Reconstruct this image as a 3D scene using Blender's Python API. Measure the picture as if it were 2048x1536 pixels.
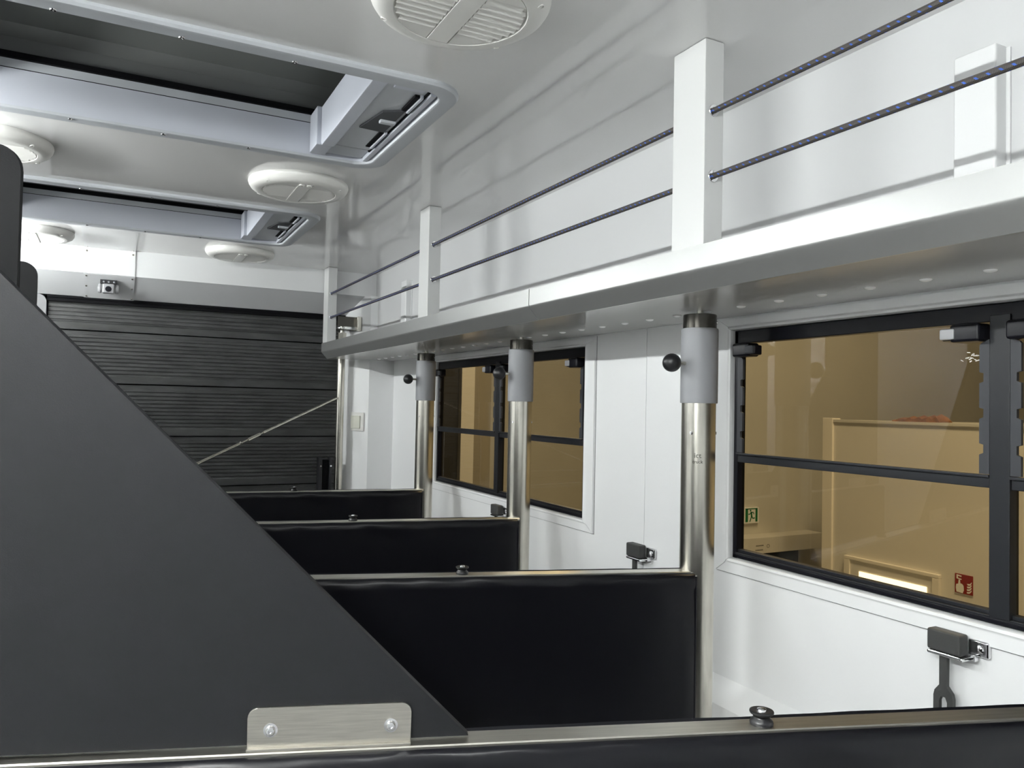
import bpy, bmesh, math, random
from mathutils import Vector, Matrix
random.seed(7)
for o in list(bpy.data.objects): bpy.data.objects.remove(o)
scn = bpy.context.scene
C = scn.collection
H = 1.65            # eye height above the truck floor; all z below are measured from the eye

# ------------------------------------------------------------------ camera
cam_d = bpy.data.cameras.new('camera'); cam = bpy.data.objects.new('camera', cam_d); C.objects.link(cam)
cam_d.sensor_width = 36.0; cam_d.lens = 1545.0 / 2048.0 * 36.0; cam_d.clip_start = 0.02
right = Vector((0.8887, -0.4579, 0.0206)); down = Vector((0.0311, 0.0155, -0.9994)); fwd = Vector((0.4573, 0.8888, 0.0281))
fwd.normalize(); right = (right - right.dot(fwd) * fwd).normalized(); up = right.cross(fwd)
M = Matrix((right, up, -fwd)).transposed().to_4x4(); M.translation = Vector((0, 0, H))
cam.matrix_world = M
scn.camera = cam

# ------------------------------------------------------------------ world, light, exposure
w = bpy.data.worlds.new('world'); scn.world = w; w.use_nodes = True
w.node_tree.nodes['Background'].inputs[0].default_value = (1.0, 0.95, 0.86, 1)
w.node_tree.nodes['Background'].inputs[1].default_value = 0.05
vs = scn.view_settings
vs.view_transform = 'Standard'; vs.look = 'None'; vs.gamma = 1.0; vs.use_curve_mapping = False; vs.exposure = 0.7
LAMPS = [(-0.35, 0.95, 46.0), (1.80, 2.45, 20.0), (3.30, 3.78, 24.0)]     # y0, y1, watts of the LED tubes on the left
LAMP_COL = (0.965, 1.0, 0.985)
HALL_W = 170.0
SPOT_W = 3.0

# ------------------------------------------------------------------ materials
MATS = {}
def mat(name, col, rough=0.5, metal=0.0, bump=0.0, bscale=200.0, var=0.0, vscale=6.0, spec=0.5, coat=0.0, stretch=None):
    m = bpy.data.materials.new(name); m.use_nodes = True; nt = m.node_tree; b = nt.nodes['Principled BSDF']
    b.inputs['Base Color'].default_value = (*col, 1); b.inputs['Roughness'].default_value = rough
    b.inputs['Metallic'].default_value = metal; b.inputs['Specular IOR Level'].default_value = spec
    if coat: b.inputs['Coat Weight'].default_value = coat; b.inputs['Coat Roughness'].default_value = 0.08
    tc = nt.nodes.new('ShaderNodeTexCoord'); src = tc.outputs['Object']
    if stretch:
        mp = nt.nodes.new('ShaderNodeMapping'); mp.inputs['Scale'].default_value = stretch
        nt.links.new(src, mp.inputs['Vector']); src = mp.outputs['Vector']
    if var:
        n = nt.nodes.new('ShaderNodeTexNoise'); n.inputs['Scale'].default_value = vscale; n.inputs['Detail'].default_value = 4
        nt.links.new(src, n.inputs['Vector'])
        r = nt.nodes.new('ShaderNodeValToRGB')
        r.color_ramp.elements[0].position = 0.3; r.color_ramp.elements[1].position = 0.7
        r.color_ramp.elements[0].color = (*[max(0, c * (1 - var)) for c in col], 1)
        r.color_ramp.elements[1].color = (*[min(1, c * (1 + var)) for c in col], 1)
        nt.links.new(n.outputs['Fac'], r.inputs['Fac']); nt.links.new(r.outputs['Color'], b.inputs['Base Color'])
    if bump:
        n2 = nt.nodes.new('ShaderNodeTexNoise'); n2.inputs['Scale'].default_value = bscale; n2.inputs['Detail'].default_value = 3
        nt.links.new(src, n2.inputs['Vector'])
        bp = nt.nodes.new('ShaderNodeBump'); bp.inputs['Strength'].default_value = bump; bp.inputs['Distance'].default_value = 0.002
        nt.links.new(n2.outputs['Fac'], bp.inputs['Height']); nt.links.new(bp.outputs['Normal'], b.inputs['Normal'])
    MATS[name] = m
    return m
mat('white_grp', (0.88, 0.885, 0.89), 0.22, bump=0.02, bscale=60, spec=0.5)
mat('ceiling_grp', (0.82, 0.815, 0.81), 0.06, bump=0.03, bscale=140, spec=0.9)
mat('white_upper', (0.74, 0.745, 0.75), 0.22, bump=0.02, bscale=60)  # copy of white_grp, colour dimmed where the lamps light it too strongly
mat('white_shelfwall', (0.61, 0.615, 0.62), 0.22, bump=0.02, bscale=60)  # wall white dimmed further in colour, close to lamp height
mat('grey_dark', (0.15, 0.15, 0.155), 0.5)
mat('white_alu', (0.60, 0.605, 0.60), 0.30, bump=0.02, bscale=300)
mat('shelf_alu', (0.37, 0.375, 0.37), 0.38, metal=0.7, bump=0.02, bscale=300, spec=0.5)
mat('shelf_under', (0.55, 0.55, 0.54), 0.14, bump=0.02, bscale=200, spec=0.6)
mat('white_plastic', (0.80, 0.79, 0.76), 0.40)
mat('slope_shade', (0.50, 0.505, 0.515), 0.30)  # grey puts the shade of the down-facing slope into the colour
mat('hatch_grey', (0.48, 0.50, 0.53), 0.38, bump=0.06, bscale=700)
mat('hatch_light', (0.53, 0.55, 0.61), 0.38, bump=0.05, bscale=700)
mat('joint_grey', (0.22, 0.22, 0.23), 0.6)
mat('dome_smoke', (0.135, 0.14, 0.136), 0.28)
mat('black_seal', (0.004, 0.004, 0.005), 0.8, spec=0.1)
mat('steel', (0.62, 0.60, 0.54), 0.26, metal=1.0, var=0.14, vscale=10.0, bump=0.03, bscale=40, stretch=(6, 6, 1))
mat('steel_plate', (0.52, 0.50, 0.455), 0.34, metal=1.0, var=0.10, vscale=30.0, bump=0.04, bscale=120, stretch=(1, 10, 20))
mat('steel_rail', (0.66, 0.64, 0.58), 0.36, metal=1.0, var=0.10, vscale=10.0, bump=0.05, bscale=20, stretch=(1, 20, 20))
mat('hole_light_white', (0.95, 0.95, 0.95), 0.25, spec=0.8)  # bright white imitates light showing through the shelf holes
mat('chrome', (0.8, 0.8, 0.82), 0.08, metal=1.0)
mat('dark_steel', (0.10, 0.095, 0.085), 0.22, metal=1.0)
mat('sleeve_grey', (0.27, 0.275, 0.29), 0.50, bump=0.05, bscale=400)
mat('vinyl', (0.004, 0.004, 0.006), 0.30, bump=0.25, bscale=26, spec=0.32)
mat('hpl', (0.0105, 0.011, 0.0125), 0.52, spec=0.22, bump=0.10, bscale=900, var=0.05, vscale=60)
mat('hpl_edge', (0.10, 0.10, 0.105), 0.5)
mat('black_plastic', (0.012, 0.012, 0.014), 0.35)
mat('black_gloss', (0.005, 0.005, 0.008), 0.30, spec=0.2)
mat('frame_dark', (0.012, 0.013, 0.016), 0.38, spec=0.3)
mat('rail_dark', (0.034, 0.036, 0.041), 0.45, spec=0.3)
mat('rubber', (0.035, 0.036, 0.035), 0.6, bump=0.1, bscale=300)
mat('ramp_rubber', (0.040, 0.041, 0.041), 0.42, var=0.35, vscale=9, bump=0.06, bscale=120, stretch=(1, 1, 4))
mat('floor_rubber', (0.42, 0.42, 0.41), 0.7, bump=0.2, bscale=300)  # unseen floor, tone lightened to bounce light up to the ceiling
mat('cream', (0.66, 0.66, 0.58), 0.4)
mat('cam_grey', (0.30, 0.30, 0.31), 0.35)
mat('hall_white', (0.62, 0.60, 0.55), 0.7, var=0.04, vscale=1.5)
mat('hall_cabin', (0.72, 0.69, 0.64), 0.6, var=0.03, vscale=1.5)
mat('hall_trim', (0.85, 0.80, 0.72), 0.5)
mat('hall_dark', (0.02, 0.02, 0.022), 0.6)
mat('hall_brown', (0.30, 0.27, 0.22), 0.6)
mat('hall_floor', (0.25, 0.24, 0.22), 0.6)
mat('wood_orange', (0.26, 0.12, 0.05), 0.8, var=0.4, vscale=20)
mat('sign_green', (0.01, 0.16, 0.05), 0.5)
mat('sign_white', (0.85, 0.85, 0.82), 0.5)
mat('sign_red', (0.26, 0.02, 0.015), 0.5)
mat('ink', (0.10, 0.095, 0.08), 0.6)
mat('scuff_white', (0.75, 0.72, 0.65), 0.7)
def glass_mat(name, tint, ior=1.45, rough=0.01):
    m = bpy.data.materials.new(name); m.use_nodes = True; nt = m.node_tree; nt.nodes.clear()
    out = nt.nodes.new('ShaderNodeOutputMaterial'); mix = nt.nodes.new('ShaderNodeMixShader')
    fr = nt.nodes.new('ShaderNodeFresnel'); fr.inputs['IOR'].default_value = ior
    t = nt.nodes.new('ShaderNodeBsdfTransparent'); t.inputs['Color'].default_value = (*tint, 1)
    g = nt.nodes.new('ShaderNodeBsdfGlossy'); g.inputs['Roughness'].default_value = rough
    geo = nt.nodes.new('ShaderNodeNewGeometry'); inv = nt.nodes.new('ShaderNodeMath'); inv.operation = 'SUBTRACT'; inv.inputs[0].default_value = 1.0
    mu = nt.nodes.new('ShaderNodeMath'); mu.operation = 'MULTIPLY'
    nt.links.new(geo.outputs['Backfacing'], inv.inputs[1]); nt.links.new(inv.outputs[0], mu.inputs[0]); nt.links.new(fr.outputs[0], mu.inputs[1])   # the inner face of a thin pane does not reflect again
    nt.links.new(mu.outputs[0], mix.inputs['Fac']); nt.links.new(t.outputs[0], mix.inputs[1]); nt.links.new(g.outputs[0], mix.inputs[2])
    nt.links.new(mix.outputs[0], out.inputs['Surface']); MATS[name] = m; return m
glass_mat('bronze_glass', (0.70, 0.63, 0.475))
glass_mat('smoke_glass', (0.42, 0.43, 0.42), rough=0.03)
def emit_mat(name, col, s):
    m = bpy.data.materials.new(name); m.use_nodes = True; nt = m.node_tree; nt.nodes.clear()
    out = nt.nodes.new('ShaderNodeOutputMaterial'); e = nt.nodes.new('ShaderNodeEmission')
    e.inputs[0].default_value = (*col, 1); e.inputs[1].default_value = s
    nt.links.new(e.outputs[0], out.inputs['Surface']); MATS[name] = m; return m
emit_mat('lit_window', (1.0, 0.97, 0.86), 3.0)
def rope_mat():
    m = bpy.data.materials.new('bungee'); m.use_nodes = True; nt = m.node_tree; b = nt.nodes['Principled BSDF']
    b.inputs['Roughness'].default_value = 0.7
    uv = nt.nodes.new('ShaderNodeUVMap'); sep = nt.nodes.new('ShaderNodeSeparateXYZ'); nt.links.new(uv.outputs[0], sep.inputs[0])
    def mth(op, a, b_=None, c=None):
        n = nt.nodes.new('ShaderNodeMath'); n.operation = op
        for i, v in enumerate((a, b_, c)):
            if v is None: continue
            if isinstance(v, (int, float)): n.inputs[i].default_value = v
            else: nt.links.new(v, n.inputs[i])
        return n.outputs[0]
    # u runs along the cord in metres, v around it; one fleck per 18 mm, spiralling
    a = mth('ADD', mth('MULTIPLY', sep.outputs[0], 1 / 0.0155), mth('MULTIPLY', sep.outputs[1], 2.0))
    fleck = mth('MULTIPLY', mth('LESS_THAN', mth('FRACT', a), 0.22), mth('LESS_THAN', mth('FRACT', mth('MULTIPLY', sep.outputs[1], 4.0)), 0.42))
    braid = nt.nodes.new('ShaderNodeTexWave'); braid.inputs['Scale'].default_value = 160.0; braid.inputs['Distortion'].default_value = 2.0
    nt.links.new(uv.outputs[0], braid.inputs['Vector'])
    mx = nt.nodes.new('ShaderNodeMixRGB'); mx.inputs[1].default_value = (0.020, 0.018, 0.017, 1); mx.inputs[2].default_value = (0.07, 0.06, 0.054, 1)
    nt.links.new(braid.outputs['Fac'], mx.inputs[0])
    mx2 = nt.nodes.new('ShaderNodeMixRGB'); mx2.inputs[2].default_value = (0.025, 0.09, 0.42, 1)
    nt.links.new(fleck, mx2.inputs[0]); nt.links.new(mx.outputs[0], mx2.inputs[1]); nt.links.new(mx2.outputs[0], b.inputs['Base Color'])
    MATS['bungee'] = m
rope_mat()

# ------------------------------------------------------------------ mesh helpers
def NB(): return bmesh.new()
def quad(bm, a, b, c, d): return bm.faces.new([bm.verts.new(p) for p in (a, b, c, d)])
def box(bm, x0, x1, y0, y1, z0, z1, bev=0.0, seg=2):
    x0, x1 = sorted((x0, x1)); y0, y1 = sorted((y0, y1)); z0, z1 = sorted((z0, z1))
    v = [bm.verts.new((x, y, z)) for z in (z0, z1) for y in (y0, y1) for x in (x0, x1)]
    fs = [bm.faces.new([v[i] for i in f]) for f in ((0, 2, 3, 1), (4, 5, 7, 6), (0, 1, 5, 4), (2, 6, 7, 3), (0, 4, 6, 2), (1, 3, 7, 5))]
    if bev:
        es = list({e for f in fs for e in f.edges})
        bmesh.ops.bevel(bm, geom=es, offset=bev, segments=seg, profile=0.5, affect='EDGES')
    return v
def frame3(d):
    d = Vector(d).normalized(); a = Vector((0, 0, 1)) if abs(d.z) < 0.9 else Vector((1, 0, 0))
    u = d.cross(a).normalized(); return u, d.cross(u).normalized()
def cyl(bm, p0, p1, r, seg=20, r2=None, caps=True):
    p0, p1 = Vector(p0), Vector(p1); u, v = frame3(p1 - p0); r2 = r if r2 is None else r2
    A = [bm.verts.new(p0 + r * (math.cos(2 * math.pi * i / seg) * u + math.sin(2 * math.pi * i / seg) * v)) for i in range(seg)]
    B = [bm.verts.new(p1 + r2 * (math.cos(2 * math.pi * i / seg) * u + math.sin(2 * math.pi * i / seg) * v)) for i in range(seg)]
    for i in range(seg): bm.faces.new((A[i], A[(i + 1) % seg], B[(i + 1) % seg], B[i]))
    if caps: bm.faces.new(A[::-1]); bm.faces.new(B)
def lathe(bm, prof, c, axis=(0, 0, 1), seg=32, close=True):
    c = Vector(c); ax = Vector(axis).normalized(); u, v = frame3(ax); rings = []
    for r, h in prof:
        if r < 1e-6: rings.append([bm.verts.new(c + ax * h)])
        else: rings.append([bm.verts.new(c + ax * h + r * (math.cos(2 * math.pi * i / seg) * u + math.sin(2 * math.pi * i / seg) * v)) for i in range(seg)])
    for a, b in zip(rings, rings[1:]):
        for i in range(seg):
            j = (i + 1) % seg
            if len(a) == 1 and len(b) == 1: continue
            if len(a) == 1: bm.faces.new((a[0], b[j], b[i]))
            elif len(b) == 1: bm.faces.new((a[i], a[j], b[0]))
            else: bm.faces.new((a[i], a[j], b[j], b[i]))
def prism(bm, pts, ext, bev=0.0):
    ext = Vector(ext); A = [bm.verts.new(Vector(p)) for p in pts]; B = [bm.verts.new(Vector(p) + ext) for p in pts]
    n = len(A); fs = [bm.faces.new(A[::-1]), bm.faces.new(B)]
    for i in range(n): fs.append(bm.faces.new((A[i], A[(i + 1) % n], B[(i + 1) % n], B[i])))
    if bev:
        es = list({e for f in fs for e in f.edges})
        bmesh.ops.bevel(bm, geom=es, offset=bev, segments=2, profile=0.5, affect='EDGES')
def rrect(x0, x1, y0, y1, r, n=8, corners=(1, 1, 1, 1)):
    pts = []
    for k, (cx, cy, a0) in enumerate(((x1 - r, y1 - r, 0), (x0 + r, y1 - r, 90), (x0 + r, y0 + r, 180), (x1 - r, y0 + r, 270))):
        if corners[k]:
            for i in range(n + 1):
                a = math.radians(a0 + 90 * i / n); pts.append((cx + r * math.cos(a), cy + r * math.sin(a)))
        else: pts.append((cx + (r if k in (0, 3) else -r), cy + (r if k in (0, 1) else -r)))
    return pts
def ringloft(bm, loops, closed_ends=False):
    R = [[bm.verts.new(p) for p in L] for L in loops]; n = len(R[0])
    for a, b in zip(R, R[1:]):
        for i in range(n): bm.faces.new((a[i], a[(i + 1) % n], b[(i + 1) % n], b[i]))
    if closed_ends: bm.faces.new(R[0][::-1]); bm.faces.new(R[-1])
    return R
ROOT = {}
def finish(bm, smooth=None):
    bmesh.ops.recalc_face_normals(bm, faces=bm.faces)
    if smooth is not None:
        for f in bm.faces: f.smooth = True
        for e in bm.edges:
            if len(e.link_faces) == 2 and e.calc_face_angle(0) > math.radians(smooth): e.smooth = False
def obj(name, bm, m, parent=None, local=False, smooth=35, label=None):
    """one mesh object; coordinates are world (z from the eye) unless local"""
    finish(bm, smooth)
    me = bpy.data.meshes.new(name); o = bpy.data.objects.new(name, me); C.objects.link(o)
    if parent is not None:
        if not local: bmesh.ops.translate(bm, verts=bm.verts, vec=-Vector(ROOT[parent.name]))
        o.parent = parent; ROOT[o.name] = ROOT[parent.name]
    elif not local:
        xs = [v.co for v in bm.verts]
        c = Vector(((min(p.x for p in xs) + max(p.x for p in xs)) / 2, (min(p.y for p in xs) + max(p.y for p in xs)) / 2, min(p.z for p in xs)))
        bmesh.ops.translate(bm, verts=bm.verts, vec=-c); o.location = c + Vector((0, 0, H)); ROOT[o.name] = c
    bm.to_mesh(me); bm.free(); me.materials.append(MATS[m])
    if smooth is not None:
        wn = o.modifiers.new('wn', 'WEIGHTED_NORMAL'); wn.keep_sharp = True; wn.weight = 60
    if label: o['label'] = label
    return o
def thing(name, label, cat, loc, rz=0.0, group=None, kind=None):
    e = bpy.data.objects.new(name, None); C.objects.link(e); e.empty_display_size = 0.05
    e.location = Vector(loc) + Vector((0, 0, H)); e.rotation_euler = (0, 0, rz); ROOT[e.name] = Vector(loc)
    if label: e['label'] = label
    if cat: e['category'] = cat
    if group: e['group'] = group
    if kind: e['kind'] = kind
    return e
def tag(o, label, cat, group=None):
    o['label'] = label; o['category'] = cat
    if group: o['group'] = group
    return o
def struct(o, label=None):
    o['kind'] = 'structure'
    if label: o['label'] = label
    return o
def dup(root, loc, rz=None, label=None, group=None):
    r = root.copy(); C.objects.link(r); r.location = Vector(loc) + Vector((0, 0, H)); ROOT[r.name] = Vector(loc)
    if rz is not None: r.rotation_euler = (0, 0, rz)
    if label: r['label'] = label
    if group: r['group'] = group
    def rec(src, dst):
        for ch in list(src.children):
            c = ch.copy(); C.objects.link(c); c.parent = dst; ROOT[c.name] = Vector(loc); rec(ch, c)
    rec(root, r)
    return r
def text_obj(name, s, size, m, parent, mw, ext=0.0002):
    cu = bpy.data.curves.new(name, 'FONT'); cu.body = s; cu.size = size; cu.extrude = ext; cu.align_x = 'CENTER'
    o = bpy.data.objects.new(name, cu); C.objects.link(o)
    dg = bpy.context.evaluated_depsgraph_get(); me = bpy.data.meshes.new_from_object(o.evaluated_get(dg))
    bpy.data.objects.remove(o); bpy.data.curves.remove(cu)
    bm = bmesh.new(); bm.from_mesh(me); bpy.data.meshes.remove(me); bm.transform(mw)
    return obj(name, bm, m, parent, smooth=None)

# ================================================================== THE SHELL
ZC, XW, XU, XL, YB, YF = 0.675, 1.30, 1.212, -1.12, 3.94, -1.6
FLOOR = -1.65
HATCH = [(-0.475, 0.655, 1.492, 2.145), (-0.475, 0.655, 2.768, 3.421)]
bm = NB(); box(bm, XL - 0.05, 1.34, YF - 0.05, 4.4, FLOOR - 0.06, FLOOR); struct(obj('floor', bm, 'floor_rubber'), 'grey anti-slip floor of the horse truck')
bm = NB(); i_ = 0.03
cuts = [YF, HATCH[0][2] + i_, HATCH[0][3] - i_, HATCH[1][2] + i_, HATCH[1][3] - i_, 4.3]
for k in range(5):
    y0, y1 = cuts[k], cuts[k + 1]
    if k in (1, 3):
        hx0, hx1 = HATCH[0][0] + i_, HATCH[0][1] - i_
        box(bm, XL, hx0, y0, y1, ZC, ZC + 0.04); box(bm, hx1, XW + 0.04, y0, y1, ZC, ZC + 0.04)
    else: box(bm, XL, XW + 0.04, y0, y1, ZC, ZC + 0.04)
bmesh.ops.remove_doubles(bm, verts=bm.verts, dist=1e-5)
struct(obj('ceiling', bm, 'ceiling_grp', smooth=None), 'glossy light grey ceiling panel with roof hatches')

# right wall: lower panels with the two window openings, one seam between the windows
WINS = [(0.147, 1.384), (2.028, 3.265)]; WZ0, WZ1 = -0.345, 0.188
bm = NB()
def wallseg(y0, y1, z0, z1): box(bm, XW + 0.006, XW + 0.028, y0, y1, z0, z1)
ZS = 0.222
wallseg(YF, WINS[0][0], FLOOR, ZS + 0.03)
wallseg(WINS[0][1], 1.7262, FLOOR, ZS + 0.03); wallseg(1.7282, WINS[1][0], FLOOR, ZS + 0.03)
wallseg(WINS[1][1], 4.2, FLOOR, ZS + 0.03)
for a, b in WINS: wallseg(a, b, FLOOR, WZ0); wallseg(a, b, WZ1, ZS + 0.03)
box(bm, XW + 0.010, XW + 0.04, 1.72, 1.734, FLOOR, ZS)
struct(obj('wall_right', bm, 'white_grp', smooth=None), 'glossy white side wall with two windows')
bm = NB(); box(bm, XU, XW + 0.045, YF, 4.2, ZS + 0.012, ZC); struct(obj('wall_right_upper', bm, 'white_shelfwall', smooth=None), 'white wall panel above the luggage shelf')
bm = NB(); prism(bm, [(XW + 0.006, YF, -0.632), (1.245, YF, -0.672), (1.245, YF, FLOOR), (XW + 0.006, YF, FLOOR)], (0, 3.9 - YF, 0))
struct(obj('baseboard_right', bm, 'white_grp', smooth=None), 'white sloping ledge along the foot of the side wall')
bm = NB(); box(bm, XL - 0.04, XL, YF, 4.2, FLOOR, ZC); struct(obj('wall_left', bm, 'white_grp', smooth=None), 'white side wall on the left')
bm = NB(); box(bm, XL, XW, YF - 0.04, YF, FLOOR, ZC); struct(obj('wall_front', bm, 'white_grp', smooth=None), 'white bulkhead behind the viewer')
# back wall: bright vertical strip, sloping strip with its shade painted grey, side parts
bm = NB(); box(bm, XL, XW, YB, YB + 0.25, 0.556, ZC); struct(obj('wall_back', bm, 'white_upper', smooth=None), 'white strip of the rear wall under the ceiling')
YR = 4.06
bm = NB(); prism(bm, [(XL, YB, 0.5555), (XL, YR, 0.462), (XL, YR + 0.10, 0.462), (XL, YR + 0.10, 0.5555)], (XW - XL, 0, 0))
struct(obj('trim_1', bm, 'slope_shade', smooth=None), 'sloping strip above the tail ramp, painted grey for its shade')
OX0, OX1 = -0.285, 1.085
bm = NB()
r = 0.035; pts = [(XL, FLOOR), (OX0, FLOOR), (OX0, 0.4615 - r)]
pts += [(OX0 - r + r * math.cos(a), 0.4615 - r + r * math.sin(a)) for a in [math.radians(t) for t in range(10, 91, 16)]]
pts += [(XL, 0.4615)]
prism(bm, [(x, YR, z) for x, z in pts], (0, 0.05, 0)); struct(obj('wall_back_left', bm, 'grey_dark', smooth=None), 'grey rear wall beside the tail ramp with a rounded corner')
bm = NB()
prism(bm, [(1.306, 3.90, FLOOR), (1.173, 3.90, FLOOR), (1.085, 4.06, FLOOR), (1.085, 4.2, FLOOR), (1.306, 4.2, FLOOR)], (0, 0, 0.556 - FLOOR))
struct(obj('wall_back_right', bm, 'white_grp', smooth=None), 'white angled corner column beside the tail ramp')

# window surround trims
def trim(n, y0, y1, label):
    e = thing('trim_%d' % n, label, None, (XW, (y0 + y1) / 2, WZ0), kind='structure')
    oy0, oy1, oz0, oz1 = y0 - 0.052, y1 + 0.033 + 0.019, WZ0 - 0.038, ZS - 0.004
    iy0, iy1, iz0, iz1 = y0, y1, WZ0, WZ1
    o = [(oy0, oz0), (oy1, oz0), (oy1, oz1), (oy0, oz1)]; i = [(iy0, iz0), (iy1, iz0), (iy1, iz1), (iy0, iz1)]
    for k in range(4):
        a, b, c, d = o[k], o[(k + 1) % 4], i[(k + 1) % 4], i[k]
        # shrink a hair along the run so the mitres show
        def lerp(p, q, t): return (p[0] + (q[0] - p[0]) * t, p[1] + (q[1] - p[1]) * t)
        e1 = 0.0008
        a2, b2, c2, d2 = lerp(a, b, e1), lerp(b, a, e1), lerp(c, d, e1), lerp(d, c, e1)
        bmm = NB()
        prof = [(0.0, XW + 0.006), (0.03, XW - 0.001), (0.62, XW - 0.001), (0.78, XW - 0.007), (0.92, XW - 0.006), (1.0, XW + 0.002), (1.0, XW + 0.03), (0.0, XW + 0.03)]
        A = [(x, *lerp(a2, d2, t)) for t, x in prof]; B = [(x, *lerp(b2, c2, t)) for t, x in prof]
        VA = [bmm.verts.new(p) for p in A]; VB = [bmm.verts.new(p) for p in B]; nn = len(VA)
        for j in range(nn): bmm.faces.new((VA[j], VA[(j + 1) % nn], VB[(j + 1) % nn], VB[j]))
        bmm.faces.new(VA[::-1]); bmm.faces.new(VB)
        obj('trim_piece', bmm, 'white_grp', e, smooth=50)
    bmm = NB(); j = 0.0016
    for a0, a1, b0, b1 in ((oy0 - j, oy1 + j, oz0 - j, oz0), (oy0 - j, oy0, oz0, oz1), (oy1, oy1 + j, oz0, oz1)): box(bmm, XW + 0.0052, XW + 0.0075, a0, a1, b0, b1)
    obj('joint', bmm, 'joint_grey', e, smooth=None)
trim(2, *WINS[0], 'white mitred surround of the nearer window')
trim(3, *WINS[1], 'white mitred surround of the farther window')

# ================================================================== WINDOWS
def window(n, y0, y1, label):
    e = thing('window_%d' % n, label, None, (XW, (y0 + y1) / 2, WZ0), kind='structure')
    ym = (y0 + y1) / 2; X0 = XW + 0.003; XG = XW + 0.012
    bm = NB()
    for a, b, c, d in ((y0 + .001, y1 - .001, WZ0 + .001, WZ0 + 0.010), (y0 + .001, y1 - .001, WZ1 - 0.031, WZ1 - .001), (y0 + .001, y0 + 0.014, WZ0, WZ1), (y1 - 0.014, y1 - .001, WZ0, WZ1)):
        box(bm, X0, XW + 0.027, a, b, c, d, 0.002)
    fr = obj('frame', bm, 'black_gloss', e)
    bm = NB(); box(bm, X0 - 0.002, XG + 0.012, y0 + 0.012, y1 - 0.012, WZ0 + 0.010, WZ0 + 0.014, 0.001); box(bm, X0 + 0.004, XG + 0.012, y0 + 0.012, y1 - 0.012, WZ0 + 0.014, WZ0 + 0.021, 0.001)
    obj('bottom_bead', bm, 'frame_dark', fr)
    bm = NB(); box(bm, X0 - 0.004, XW + 0.026, ym - 0.017, ym + 0.017, WZ0 + 0.012, WZ1 - 0.02, 0.002); obj('mullion', bm, 'frame_dark', e)
    for h, (a, b) in enumerate(((y0 + 0.014, ym - 0.017), (ym + 0.017, y1 - 0.014))):
        bm = NB(); box(bm, X0, XG + 0.01, a, b, -0.121, -0.104, 0.0015); box(bm, X0 - 0.006, XG - 0.004, a, b, -0.104, -0.099, 0.001); obj('crossbar', bm, 'frame_dark', e)
        bm = NB(); box(bm, XG, XG + 0.004, a - .002, b + .002, -0.105, WZ1 - 0.02); obj('pane', bm, 'bronze_glass', e, smooth=None)
        bm = NB(); box(bm, XG + 0.006, XG + 0.010, a - .002, b + .002, WZ0 + 0.012, -0.117); obj('pane', bm, 'bronze_glass', e, smooth=None)
        # notched side rails of the blind, upper light only
        for side, ye, sg in ((0, a, 1), (1, b, -1)):
            pr = [(0.0, -0.098)]; wdt = 0.017; pr.append((wdt, -0.098))
            for zz in (-0.055, 0.005, 0.065):
                pr += [(wdt, zz - 0.011), (wdt - 0.007, zz - 0.008), (wdt - 0.007, zz + 0.006), (wdt, zz + 0.008)]
            pr += [(wdt, 0.118), (wdt - 0.003, 0.122), (0.0, 0.128)]
            bm = NB(); prism(bm, [(X0 - 0.003, ye + sg * t, z) for t, z in pr], (0.006, 0, 0)); obj('blind_rail', bm, 'rail_dark', e, smooth=None)
            bm = NB(); box(bm, X0 - 0.026, X0 + 0.010, ye + sg * 0.004, ye + sg * 0.056, 0.124, 0.155, 0.005, 3)
            box(bm, X0 - 0.022, X0 + 0.002, ye + sg * 0.050, ye + sg * 0.072, 0.127, 0.149, 0.003, 2)
            lv = obj('latch', bm, 'black_gloss', e)
            bm = NB(); box(bm, X0 - 0.0285, X0 - 0.018, ye + sg * 0.046, ye + sg * 0.0725, 0.129, 0.148, 0.003, 2); obj('latch_tip', bm, 'cam_grey' if side == 0 else 'rail_dark', lv)
    return e
window(1, *WINS[0], 'black framed sliding window with bronze panes nearest the viewer')
window(2, *WINS[1], 'black framed sliding window with bronze panes farther along the wall')
bm = NB()
for k in range(14):
    y = 0.80 + random.random() * 0.035; z = 0.092 + random.random() * 0.016
    a = random.uniform(-0.6, 0.6); l = random.uniform(0.003, 0.009)
    prism(bm, [(XW + 0.0112, y, z), (XW + 0.0112, y + l * math.cos(a), z + l * math.sin(a)), (XW + 0.0112, y + l * math.cos(a) + .001, z + l * math.sin(a) + .0016), (XW + 0.0112, y + .001, z + .0016)], (0.0006, 0, 0))
obj('scuff_mark', bm, 'scuff_white', bpy.data.objects['window_1'], smooth=None)

# ================================================================== LUGGAGE SHELF
SX2, SX3, SZ2, SZ1, SYE = 0.932, 0.961, 0.251, 0.298, 3.945
shelf = thing('luggage_shelf', 'long white luggage shelf with chamfered edge along the right wall', 'shelf', (1.07, 1.2, ZS))
def fascia(y0, y1):
    prof = [(SX2, SZ1)]
    prof += [(SX2, SZ2 + 0.006), (SX2 + 0.0015, SZ2 + 0.002), (SX2 + 0.005, SZ2 - 0.003), (SX3 - 0.003, ZS + 0.003), (SX3, ZS - 0.001), (SX3 + 0.004, ZS - 0.001), (SX3 + 0.004, ZS + 0.003)]
    prof += [(SX2 + 0.006, SZ2 + 0.004), (SX2 + 0.004, SZ2 + 0.01), (SX2 + 0.004, SZ1)]
    b = NB(); prism(b, [(x, y0, z) for x, z in prof], (0, y1 - y0, 0)); obj('fascia', b, 'shelf_alu', shelf, smooth=30)
fascia(YF, 1.7255); fascia(1.7285, SYE - 0.10); fascia(SYE - 0.099, SYE)
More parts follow.
